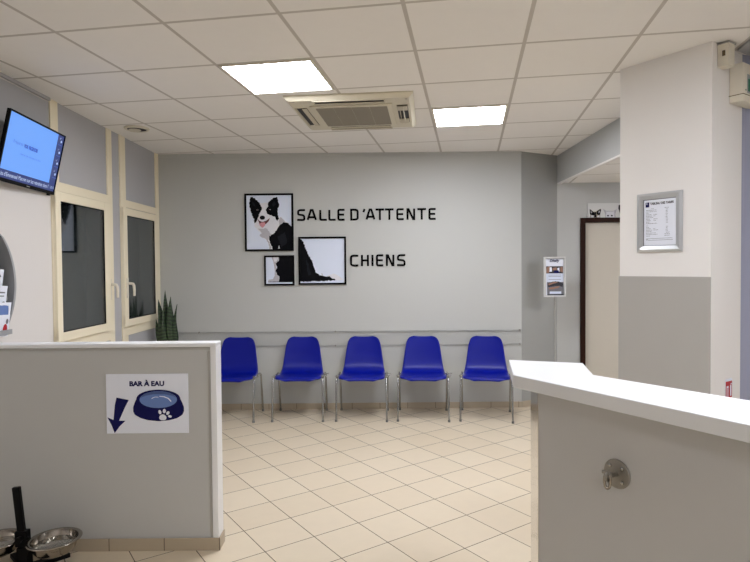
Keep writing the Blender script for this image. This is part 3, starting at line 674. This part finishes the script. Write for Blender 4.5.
# ================================================================= TELEVISION
tv = thing('television', 'flat television mounted high on the left wall with a blue screen', 'television', (-2.219, 3.764, 2.278))
yw, tl = 0.092, 0.217
a_ = Vector((-math.sin(yw), math.cos(yw), 0)); b_ = Vector((math.cos(yw), math.sin(yw), 0)); u_ = Vector((0, 0, 1))*math.cos(tl)+b_*math.sin(tl)
TT = frame_T((0, 0, 0), a_, u_); TT_n = TT
W, H = 0.73, 0.43                                       # local x to the far end, y up, z into the room
b = MB(); b.box(-W/2, W/2, -H/2, H/2, -0.018, -0.001, None, TT, 0.004); b.box(-0.25, 0.25, -0.16, 0.10, -0.042, -0.017, None, TT, 0.006); b.build('casing', 'black', tv)
b = MB(); e = 0.011
for a0, a1, b0, b1 in ((-W/2, W/2, H/2-e, H/2), (-W/2, W/2, -H/2, -H/2+0.022), (-W/2, -W/2+e, -H/2+0.022, H/2-e), (W/2-e, W/2, -H/2+0.022, H/2-e)): b.box(a0, a1, b0, b1, -0.001, 0.005, None, TT)
b.build('bezel', 'black', tv)
MB().box(-0.02, 0.02, -H/2+0.008, -H/2+0.013, 0.005, 0.0058, None, TT).build('badge', 'silver', tv)
MB().box(W/2-0.075, W/2-0.045, -H/2-0.012, -H/2, -0.012, 0.0, None, TT, 0.002).build('sensor', 'black', tv)
p = Pic(TT, lambda x: x, lambda y: y); p.z = 0.0
x0, x1, y0, y1 = -W/2+e, W/2-e, -H/2+0.022, H/2-e
p.poly([(x0, y0), (x1, y0), (x1, y1), (x0, y1)], 'scr_bar')
p.poly([(x0, y0+0.052), (x1-0.088, y0+0.052), (x1-0.088, y1), (x0, y1)], 'scr')
p.text('Préparez', -0.262, 0.052, -0.150, 0.024, 'scr_txt2', bold=0.02); p.text('vos vacances', -0.138, 0.050, 0.035, 0.024, 'scr_txt', bold=0.04)
p.text('réservez dès maintenant en ligne', -0.165, -0.012, 0.095, -0.030, 'scr_txt2', bold=0.02)
p.text("cès d'Emmanuel Macron sur les retraites dans l'", x0+0.01, y0+0.040, x1-0.085, y0+0.014, 'scr_white')
for k, tx in enumerate(('8°', '11°', '13°', '9°', '20:15')):
    yy = y1-0.042-k*0.078
    if k < 4:
        p.ell(x1-0.034, yy, 0.011, 0.009, 'scr_white'); p.text(tx, x1-0.062, yy+0.026, x1-0.04, yy+0.014, 'scr_white')
        p.poly([(x1-0.07, yy-0.026), (x1-0.008, yy-0.026), (x1-0.008, yy-0.024), (x1-0.07, yy-0.024)], 'scr_txt2')
    else: p.text(tx, x1-0.065, y0+0.034, x1-0.015, y0+0.018, 'scr_white')
p.mb.build('screen', None, tv)
b = MB(); iv = Vector((2.219, -3.764, -2.278))
b.box(-0.1, -0.092, -0.14, 0.06, -0.12, 0.12); b.tube([(-0.093, -0.04, 0), (-0.03, -0.03, 0)], 0.02); b.build('wall_bracket', 'black', tv)

# ================================================================= BROCHURE RACK (left wall)
rk = thing('brochure_rack', 'grey plastic wall rack with bowed sides holding leaflets below the television', 'brochure rack', (X0, 3.285, 1.135))
Hh = 0.63
def rw(z):            # half width of the bowed outline
    s = z/Hh; return 0.200+0.045*math.sin(PI*min(1, max(0, 0.02+s*0.96)))**0.8
TR = frame_T((0, 0, 0), (0, -1, 0), (0, 0, 1))           # x towards the viewer along the wall, z... outward from wall
TR = frame_T((0, 0, 0), (0, 1, 0), (0, 0, 1))
zs = [Hh*i/20 for i in range(21)]
out = fillet([(rw(0)*0.4, -0.02), (rw(0), 0.0)], 0)+[(rw(z), z) for z in zs]+[(rw(Hh)*0.8, Hh+0.025), (rw(Hh)*0.4, Hh+0.035), (-rw(Hh)*0.4, Hh+0.035), (-rw(Hh)*0.8, Hh+0.025)]+[(-rw(z), z) for z in zs[::-1]]+[(-rw(0)*0.4, -0.02)]
MB().prism(out, 0.001, 0.012, None, TR).build('back_panel', 'rack_dk', rk)
for sx in (-1, 1):
    s = MB(); n = 21; vs = []
    for i in range(n):
        z = zs[i]; d = 0.035+0.075*math.sin(PI*i/(n-1))**0.6; w_ = rw(z)
        for (x, y) in ((w_, 0.0125), (w_+0.006, d), (w_-0.012, d), (w_-0.012, 0.0125)): vs.append((sx*x, z, y))
    fs = [(i*4+k, i*4+(k+1) % 4, (i+1)*4+(k+1) % 4, (i+1)*4+k) for i in range(n-1) for k in range(4)]+[(0, 1, 2, 3), tuple(range(4*n-4, 4*n))]
    s.add(vs, fs, None, True, TR); s.build('side_panel', 'rack', rk)
for k in range(3):
    zz = 0.01+k*0.10; hw = rw(zz+0.05)-0.014
    pk = MB(); pk.box(-hw, hw, zz, zz+0.006, 0.012, 0.105-0.02*k, None, TR); pk.box(-hw, hw, zz, zz+0.03, 0.103-0.02*k, 0.107-0.02*k, None, TR); pk.build('pocket', 'rack', rk)
lf = [(0.035, 0, 'white leaflet with a blue picture in the bottom pocket of the grey rack'), (0.04, 1, 'plain white leaflet in the middle pocket of the grey rack'), (0.045, 2, 'white leaflet with a small grey curve in the top pocket of the grey rack')]
for yo, k, lb in lf:
    zz = 0.018+k*0.10
    t = thing('leaflet', lb, 'leaflet', (X0+0.085-0.02*k, 3.27+0.13, 1.12+zz), group='leaflets in the grey wall rack')
    TL = frame_T((0, 0, 0), (0, 1, -0.06), (0.10, 0.06, 1))
    MB().box(-0.075, 0.075, 0, 0.205, 0, 0.003, None, TL).build('paper_sheet', 'paper', t)
    p = Pic(TL, lambda x: x, lambda y: y); p.z = 0.0032
    if k == 0:
        p.poly([(-0.06, 0.13), (0.055, 0.13), (0.05, 0.185), (-0.06, 0.19)], 'water_blue', 0.002, 0.02, 3); p.ell(0.04, 0.045, 0.02, 0.03, 'red'); p.ell(0.052, 0.09, 0.012, 0.016, 'ink')
    elif k == 1:
        p.poly([(-0.06, 0.16), (0.055, 0.16), (0.055, 0.168), (-0.06, 0.168)], 'ink'); p.poly([(-0.06, 0.14), (0.05, 0.14), (0.05, 0.146), (-0.06, 0.146)], 'ink'); p.ell(0.05, 0.10, 0.016, 0.01, 'ink_dk')
    else:
        p.poly([(0.0, 0.19), (0.02, 0.185), (0.05, 0.155), (0.055, 0.16), (0.03, 0.188), (0.005, 0.197)], 'ink')
    p.mb.build('print', None, t)

# ================================================================= BROCHURE STAND (by the angled wall)
bs = thing('brochure_stand', 'white floor stand holding an upright illustrated leaflet by the angled wall', 'brochure stand', (1.905, 6.10, 0))
MB().lathe([(0, 0), (0.13, 0), (0.13, 0.006), (0.12, 0.010), (0, 0.012)], None, 40).build('base', 'alu_dk', bs)
MB().tube([(0.01, 0.01, 0.01), (0.01, 0.01, 1.22)], 0.008).build('pole', 'alu_dk', bs)
TS = frame_T((0, -0.012, 1.197), (1, 0, 0), (0, 0.03, 1))
f = MB(); f.box(-0.112, 0.112, 0, 0.425, -0.012, 0.0, None, TS, 0.003)
for a0, a1, b0, b1 in ((-0.112, 0.112, 0, 0.018), (-0.112, 0.112, 0.410, 0.425), (-0.112, -0.098, 0.015, 0.412), (0.098, 0.112, 0.015, 0.412)): f.box(a0, a1, b0, b1, 0, 0.03, None, TS, 0.003)
f.build('holder', 'card', bs)
sh = tag(MB().box(-0.095, 0.095, 0.022, 0.407, 0.0005, 0.006, None, TS).build('leaflet_stack', 'paper'), 'tall leaflet with photo bands and a blue script title in the white stand', 'leaflet')
sh.location = bs.location
p = Pic(TS @ Matrix.Translation((0, 0, 0.006)), lambda x: (x-156)/114*0.112, lambda y: 0.425-(y-57)/(493-57)*0.425)
p.poly([(66, 75), (246, 75), (246, 158), (66, 158)], 'paper')
p.poly([(66, 158), (248, 158), (248, 236), (66, 236)], 'ink_dk')
p.poly([(70, 165), (110, 160), (120, 200), (90, 232), (68, 230)], 'skin_print', 3, 12, 2); p.poly([(105, 170), (125, 168), (130, 215), (100, 215)], 'paper', 3, 12, 3)
p.poly([(135, 180), (175, 170), (180, 200), (140, 205)], 'skin_print', 3, 12, 4); p.poly([(185, 178), (210, 172), (212, 215), (188, 218)], 'paper', 3, 12, 5); p.poly([(150, 205), (200, 205), (205, 232), (150, 232)], 'navy', 2, 12, 6)
p.poly([(222, 165), (244, 165), (244, 225), (218, 215)], 'skin_print', 3, 12, 7)
p.poly([(68, 236), (248, 236), (250, 325), (70, 325)], 'print_bg')
for y in (252, 268, 300): p.poly([(90, y), (225, y), (225, y+4), (90, y+4)], 'ink')
p.poly([(72, 330), (250, 330), (252, 480), (74, 480)], 'ink')
p.poly([(80, 345), (150, 322), (200, 325), (245, 345), (240, 380), (180, 370), (85, 385)], 'ink_dk', 3, 12, 8)
p.poly([(85, 350), (150, 325), (195, 332), (150, 345), (95, 365)], 'skin_print', 2, 12, 9); p.poly([(90, 392), (150, 382), (215, 372), (200, 392), (120, 410), (92, 408)], 'skin_print', 3, 12, 10)
p.poly([(100, 432), (225, 432), (225, 458), (100, 458)], 'print_bg'); p.poly([(76, 462), (252, 462), (252, 482), (76, 482)], 'ink_dk')
p.text('Dhally', 102, 82, 208, 122, 'navy', shear=0.35, bold=0.02)
p.mb.build('cover_print', None, sh)

# kitten picture strip over the door
kt = thing('cat_picture', 'long low picture of kitten faces peeking over the brown door frame', 'picture', (2.80, YD, 2.062))
TK = frame_T((-2.80, 0, -2.062), (1, 0, 0), (0, 0, 1))
MB().box(2.378, 3.20, 2.062, 2.222, 0.001, 0.015, None, TK, 0.001, 1).build('canvas', 'card', kt)
s_ = (2.733-2.375)/(724-40)
p = Pic(TK @ Matrix.Translation((0, 0, 0.015)), lambda x: 2.378+(x-40)*s_, lambda y: 2.062+(355-y)*0.160/273)
p.poly([(80, 190), (92, 200), (130, 225), (165, 245), (212, 242), (245, 222), (290, 198), (320, 186), (318, 225), (304, 290), (306, 355), (92, 355), (96, 320), (84, 270)], 'fur_tan', 3, 14, 2)
p.poly([(80, 190), (100, 205), (150, 245), (185, 262), (195, 300), (150, 318), (110, 300), (100, 320), (84, 270)], 'fur_black', 4, 12, 3)
p.poly([(320, 186), (290, 200), (245, 232), (222, 262), (235, 300), (280, 312), (304, 285), (318, 225)], 'fur_black', 4, 12, 4)
p.poly([(96, 222), (128, 245), (130, 275), (104, 262)], 'fur_grey', 3, 12, 5); p.poly([(300, 220), (268, 240), (262, 270), (292, 260)], 'fur_grey', 3, 12, 6)
p.poly([(120, 308), (165, 322), (160, 350), (110, 350)], 'fur_white', 3, 12, 7); p.poly([(240, 322), (290, 312), (292, 350), (235, 350)], 'fur_white', 3, 12, 8)
p.poly([(182, 250), (215, 250), (225, 355), (178, 355)], 'fur_sheen', 4, 12, 9)
p.poly([(362, 190), (405, 215), (440, 232), (590, 232), (630, 210), (655, 200), (640, 250), (625, 300), (628, 355), (412, 355), (408, 290), (385, 240)], 'fur_grey', 3, 14, 10)
p.poly([(430, 245), (600, 245), (610, 350), (425, 350)], 'fur_white', 5, 14, 11)
p.ell(468, 322, 20, 14, 'fur_sheen'); p.ell(550, 322, 20, 14, 'fur_sheen')
p.poly([(690, 130), (720, 115), (760, 180), (820, 190), (880, 130), (905, 150), (900, 355), (735, 355), (715, 260), (692, 190)], 'fur_black', 4, 14, 12)
p.ell(780, 300, 18, 14, 'fur_tan'); p.ell(855, 300, 18, 14, 'fur_tan')
p.poly([(1000, 190), (1060, 240), (1160, 240), (1220, 190), (1225, 355), (1000, 355)], 'fur_tan', 4, 14, 13)
p.ell(1070, 310, 18, 13, 'fur_sheen'); p.ell(1150, 310, 18, 13, 'fur_sheen')
p.mb.build('kitten_print', None, kt)

# ================================================================= PILLAR FITTINGS
def on_pillar(x): return (x-P0.x)/fd.x          # distance along the front face from a room x
pf = thing('price_frame', 'silver snap frame holding a white price list on the white pillar', 'frame', (P0.x, P0.y, 0))
TF = frame_T((0, 0, 0), (fd.x, fd.y, 0), (0, 0, 1))
u0, u1, v0, v1 = on_pillar(1.616), on_pillar(1.772), 1.609, 1.961
f = MB(); bw = 0.036
def mitre(mb, a0, a1, b0, b1, w_, T):
    o_ = [(a0, b0), (a1, b0), (a1, b1), (a0, b1)]; i_ = [(a0+w_, b0+w_), (a1-w_, b0+w_), (a1-w_, b1-w_), (a0+w_, b1-w_)]
    md_ = [(a0+w_*.4, b0+w_*.4), (a1-w_*.4, b0+w_*.4), (a1-w_*.4, b1-w_*.4), (a0+w_*.4, b1-w_*.4)]
    for k in range(4):
        j = (k+1) % 4
        vs = [(*o_[k], 0.001), (*o_[j], 0.001), (*o_[j], 0.009), (*o_[k], 0.009), (*md_[j], 0.016), (*md_[k], 0.016), (*i_[j], 0.009), (*i_[k], 0.009), (*i_[j], 0.001), (*i_[k], 0.001)]
        mb.add(vs, [(0, 1, 2, 3), (3, 2, 4, 5), (5, 4, 6, 7), (7, 6, 8, 9), (0, 9, 8, 1), (0, 3, 5, 7, 9), (1, 8, 6, 4, 2)], None, False, T)
mitre(f, u0, u1, v0, v1, bw, TF); f.build('snap_frame', 'silver', pf)
MB().box(u0+bw-0.002, u1-bw+0.002, v0+bw-0.002, v1-bw+0.002, 0.001, 0.003, None, TF).build('backing', 'ink', pf)
pu0, pu1, pv0, pv1 = u0+bw+0.006, u1-bw-0.002, v0+bw+0.004, v1-bw-0.004
p = Pic(TF @ Matrix.Translation((0, 0, 0.003)), lambda x: pu0+(x-72)/(326-72)*(pu1-pu0), lambda y: pv1-(y-100)/(482-100)*(pv1-pv0))
p.poly([(72, 100), (326, 100), (326, 482), (72, 482)], 'paper')
p.poly([(84, 120), (114, 118), (114, 160), (84, 160)], 'navy'); p.poly([(92, 124), (98, 124), (98, 138), (92, 138)], 'paper')
p.text('TABLEAU DES TARIFS', 122, 122, 308, 142, 'ink_dk', bold=0.05)
rr = random.Random(3)
for k in range(19):
    y = 172+k*12.4+(6 if k > 10 else 0)
    if k == 0: segs = [(133, 150), (238, 270)]
    elif k in (11,): segs = [(90, 106)]
    else: segs = [(90, 90+rr.randint(20, 60))]+([(150, 150+rr.randint(10, 38))] if k % 3 else [])+[(250-rr.randint(0, 3)*(1 if k < 16 else 6), 264+(0 if k < 16 else 16))]
    for s0, s1 in segs:
        q = s0
        while q < s1: 
            e_ = min(s1, q+rr.randint(5, 14)); p.poly([(q, y), (e_, y), (e_, y+3.4), (q, y+3.4)], 'ink'); q = e_+3; p.z -= 0.0003
    p.z = max(p.z, 0.002)
for y, a0, a1 in ((424, 90, 300), (438, 106, 304)):
    p.poly([(a0, y), (a1, y), (a1, y+2.6), (a0, y+2.6)], 'ink')
p.poly([(90, 432), (106, 432), (106, 436), (90, 436)], 'ink_dk')
p.mb.build('price_list', None, pf)

TRF = frame_T((0, 0, 0), (nd.x, nd.y, 0), (0, 0, 1))           # right face of the pillar: x into the depth, z outward
# small sensor box
sb = thing('sensor_box', 'small cream box with a brown sensor window high on the pillar', 'sensor box', (P1.x, P1.y, 0))
MB().box(0.052, 0.122, 2.62, 2.745, 0.001, 0.062, None, TRF, 0.004).build('casing', 'offwhite', sb)
MB().box(0.0500, 0.0530, 2.675, 2.705, 0.028, 0.044, None, TRF).build('sensor_window', 'amber', sb)
MB().box(0.047, 0.127, 2.741, 2.749, 0.001, 0.066, None, TRF, 0.001, 1).build('mounting_plate', 'alu_dk', sb)
el = thing('emergency_light', 'long cream emergency light box with a small green label beside the pillar', 'emergency light', (P1.x, P1.y, 0))
MB().box(0.195, 0.43, 2.445, 2.66, 0.001, 0.075, None, TRF, 0.006).build('casing', 'offwhite', el)
MB().box(0.193, 0.432, 2.482, 2.486, 0.001, 0.0765, None, TRF).build('casing_seam', 'cream_dk', el)
b = MB(); b.box(0.243, 0.30, 2.495, 2.60, 0.075, 0.0762, 'rack', TRF); b.box(0.252, 0.292, 2.505, 2.575, 0.0762, 0.0772, 'green', TRF); b.box(0.222, 0.230, 2.505, 2.513, 0.075, 0.0765, 'green', TRF); b.build('label_plate', None, el)
# fire sign
fs_ = thing('fire_sign', 'small red and white extinguisher sign on the side of the pillar', 'sign', (P1.x, P1.y, 0))
g0, g1, q0, q1 = 0.172, 0.252, 0.715, 0.872
MB().box(g0, g1, q0, q1, 0.001, 0.003, None, TRF).build('sign_plate', 'paper', fs_)
p = Pic(TRF @ Matrix.Translation((0, 0, 0.003)), lambda x: g0+(x-104)/(232-104)*(g1-g0), lambda y: q1-(y-155)/(480-155)*(q1-q0))
p.poly([(106, 185), (230, 185), (230, 385), (170, 385), (170, 478), (106, 478)], 'red')
p.poly([(122, 240), (160, 240), (160, 462), (122, 462)], 'paper'); p.poly([(190, 235), (214, 235), (214, 365), (190, 365)], 'paper', r=8)
p.poly([(130, 260), (152, 260), (152, 440), (130, 440)], 'pink', r=6); p.poly([(196, 215), (218, 212), (218, 228), (196, 230)], 'paper')
p.poly([(180, 400), (224, 400), (224, 470), (180, 470)], 'rack')
p.mb.build('sign_print', None, fs_)

# ================================================================= COUNTER
A = Vector((0.509, 2.119)); dF = Vector((0.529, -0.849)).normalized(); dN = Vector((0.849, 0.529)).normalized()
ct = thing('reception_counter', 'white topped reception counter with a grey front and polished steel end panel', 'counter', (0.9, 1.75, 0))
T = Matrix.Translation((-0.9, -1.75, 0)); ZT, TH = 1.13, 0.047
Fe = A+dF*2.1; B3 = Vector((1.107, 1.689)); Be = B3+dF*1.35
top = [tuple(A), (0.573, 2.461), (0.856, 2.362), (0.802, 2.106), tuple(B3), tuple(Be), tuple(Fe)]
def bev_prism(mb, pts, z0, z1, T, off, mt=None):
    bm = bmesh.new(); n = len(pts)
    lo = [bm.verts.new((*p_, z0)) for p_ in pts]; hi = [bm.verts.new((*p_, z1)) for p_ in pts]
    bm.faces.new(lo); bm.faces.new(hi[::-1])
    for i in range(n): bm.faces.new((lo[i], hi[i], hi[(i+1) % n], lo[(i+1) % n]))
    bmesh.ops.recalc_face_normals(bm, faces=bm.faces)
    bmesh.ops.bevel(bm, geom=bm.edges[:], offset=off, segments=2, affect='EDGES', profile=0.5)
    bm.verts.index_update(); mb.add([v.co[:] for v in bm.verts], [[v.index for v in f_.verts] for f_ in bm.faces], mt, False, T); bm.free()
b = MB(); bev_prism(b, top, ZT-TH, ZT, T, 0.003); b.build('worktop', 'counter', ct)
K0 = Vector((0.596, 2.094)); K1 = Vector((0.657, 2.418)); Ke = K0+dF*1.95
body = [tuple(K0), tuple(K1), (0.835, 2.345), (0.775, 2.09), (1.07, 1.66), tuple(Vector((1.07, 1.66))+dF*1.3), tuple(Ke)]
MB().prism(body, 0.0, ZT-TH-0.001, None, T).build('counter_body', 'counter_body', ct)
TE = frame_T((K1.x-0.9, K1.y-1.75, 0), tuple((K0-K1).normalized())+(0,), (0, 0, 1))
MB().box(0.0, (K1-K0).length, 0.0, ZT-TH-0.002, 0.0005, 0.002, None, TE).build('end_panel', 'mirror_steel', ct)
# leash hook on the front
HP = K0+dF*0.327
hk = thing('leash_hook', 'round dull metal wall plate with a hanging ring on the counter front', 'hook', (HP.x, HP.y, 0.868))
TH_ = frame_T((0, 0, 0), (dF.x, dF.y, 0), (0, 0, 1))
f = MB(); f.lathe([(0.0, 0.001), (0.047, 0.001), (0.047, 0.004), (0.045, 0.006), (0.02, 0.0075), (0.0, 0.008)], None, 48, TH_); f.build('plate', 'zinc', hk)
for k in range(4):
    a = PI/4+k*PI/2; MB().lathe([(0.006, 0.006), (0.0055, 0.009), (0.0, 0.0105)], None, 14, TH_ @ Matrix.Translation((0.031*math.cos(a), 0.031*math.sin(a), 0))).build('screw', 'chrome', hk)
f = MB(); f.tube([(0, 0, 0.006), (0, 0, 0.03), (-0.003, 0.002, 0.036)], 0.007, None, 12, TH_)
f.tube([(0.004*0, 0.012*math.sin(a)+0.0, 0.046+0.012*math.cos(a)) for a in [2*PI*k/20 for k in range(20)]], 0.005, None, 10, TH_, closed=True)
f.tube([(-0.018, 0.012, 0.050), (0.016, 0.010, 0.046)], 0.006, None, 10, TH_)
f.build('eye_bolt', 'zinc', hk)
f = MB(); f.tube([(-0.002+0.0085*math.sin(a), -0.014+0.024*math.cos(a), 0.048-0.003*math.sin(a)) for a in [2*PI*k/32 for k in range(32)]], 0.0046, None, 10, TH_, closed=True)
f.build('ring', 'steel', hk)

# ================================================================= WATER BAR
TW = frame_T((0, PY+0.006, 0), (1, 0, 0), (0, 0, 1))
wx0, wx1, wz0, wz1 = -1.461, -1.016, 0.642, 0.966
ws = thing('wall_sign', 'white sign reading BAR À EAU with a navy arrow and dog bowl', 'sign', ((wx0+wx1)/2, PY+0.006, wz0))
T = frame_T((-(wx0+wx1)/2, 0, -wz0), (1, 0, 0), (0, 0, 1))
MB().box(wx0, wx1, wz0, wz1, 0.0008, 0.005, None, T, 0.001, 1).build('sign_plate', 'paper', ws)
p = Pic(T @ Matrix.Translation((0, 0, 0.005)), lambda x: wx0+(x-86)/(528-86)*(wx1-wx0), lambda y: wz1-(y-70)/(394-70)*(wz1-wz0))
p.text('BAR À EAU', 213, 102, 400, 137, 'navy', bold=0.05)
arrow = [(142, 197), (208, 211), (186, 252), (170, 288), (154, 323), (188, 324), (158, 352), (129, 391), (112, 345), (91, 304), (124, 319), (128, 280), (133, 235)]
p.poly(arrow, 'navy')
bo = [(367+137*math.cos(a)*(1 if True else 1), 0) for a in (0,)]
outl = [(255+0, 205)]
pts = []
for k in range(25):
    a = PI*k/24; pts.append((367+118*math.cos(a), 205-49*math.sin(a)))
pts += [(240, 225), (231, 250), (231, 275), (240, 292), (270, 310), (310, 322), (367, 328), (424, 323), (466, 312), (495, 294), (504, 275), (504, 250), (494, 225)]
p.poly(pts, 'navy', r=6)
p.ell(367, 210, 101, 46, 'water_blue')
p.poly([(270, 200), (290, 178), (330, 168), (367, 165), (410, 169), (445, 180), (465, 202), (445, 190), (400, 181), (340, 181), (300, 188)], 'water_dk')
for arc in ([(330, 204), (340, 197), (352, 194), (368, 195), (368, 198), (352, 197), (342, 200), (333, 206)], [(374, 190), (400, 192), (424, 202), (438, 218), (436, 224), (428, 216), (418, 205), (398, 197), (374, 194)]):
    p.poly(arc, 'paper')
p.poly([(372, 300), (384, 290), (398, 291), (410, 303), (408, 318), (396, 323), (378, 321), (370, 312)], 'paper', r=5)
p.ell(375, 278, 8, 12, 'paper', -0.25); p.ell(399, 272, 8.5, 12, 'paper', 0.1); p.ell(418, 283, 8, 11, 'paper', 0.6); p.ell(429, 301, 10, 7, 'paper', 0.25)
p.mb.build('sign_print', None, ws)
# bowl stand
st = thing('bowl_stand', 'black metal double bowl stand leaning slightly before the partition', 'bowl stand', (-1.797, 2.90, 0))
f = MB()
for sx in (-1, 1):
    for sy in (-1, 1):
        v = Vector((sx*0.145, sy*0.14)); an = math.atan2(v.y, v.x); f.box(0.0, v.length, -0.024, 0.024, 0.0, 0.022, None, Matrix.Rotation(an, 4, 'Z'), 0.003)
f.build('base', 'black', st)
lean = Matrix.Rotation(-0.095, 4, 'Y')
f = MB(); f.box(-0.019, 0.019, -0.011, 0.011, 0.0, 0.43, None, lean, 0.004); f.build('post', 'black', st)
TL_ = Matrix.Rotation(-0.015, 4, 'Y')
f = MB(); f.box(-0.042, 0.018, -0.02, 0.022, 0.125, 0.205, None, TL_, 0.004); f.box(-0.03, 0.026, -0.03, 0.02, 0.02, 0.125, None, TL_, 0.004); f.tube([(-0.01, -0.02, 0.17), (-0.01, -0.045, 0.17)], [0.014, 0.016], None, 12, TL_); f.tube([(0.01, -0.01, 0.165), (0.03, -0.012, 0.165)], 0.009, None, 10, TL_)
f.build('clamp', 'black', st)
RB, ZR = 0.127, 0.160
for sx in (-1, 1):
    f = MB(); f.tube([(sx*0.150+(RB-0.012)*math.cos(a), (RB-0.012)*math.sin(a), ZR-0.008) for a in [2*PI*k/48 for k in range(48)]], 0.004, None, 8, TL_, closed=True)
    f.build('holding_ring', 'black', st)
for sx, lb in ((1, 'stainless steel dog bowl on the right arm of the black stand'), (-1, 'stainless steel dog bowl on the left arm, cut by the photo edge')):
    o = bpy.data.objects.new('dog_bowl', None); C.objects.link(o); tag(o, lb, 'bowl', 'steel bowls in the black stand')
    o.matrix_world = Matrix.Translation((-1.797, 2.90, 0)) @ TL_ @ Matrix.Translation((sx*0.150, 0, ZR))
    prof = [(0.0, -0.066), (0.076, -0.066), (0.086, -0.062), (0.096, -0.05), (0.108, -0.012), (0.110, -0.002), (0.116, 0.002), (0.126, 0.001), (0.129, -0.002), (0.129, -0.0045), (0.125, -0.003), (0.117, 0.0), (0.112, -0.004), (0.107, -0.016), (0.0965, -0.051), (0.086, -0.0645), (0.078, -0.0685), (0.0, -0.0685)]
    bw_ = MB().lathe(prof[::-1], None, 64)
    bw_.build('bowl_shell', 'steel', o)
    MB().lathe([(0.0, -0.030), (0.1015, -0.030)], None, 48).build('water', glass_mat('water', (0.94, 0.95, 0.94), 0.03, 0.5), o)
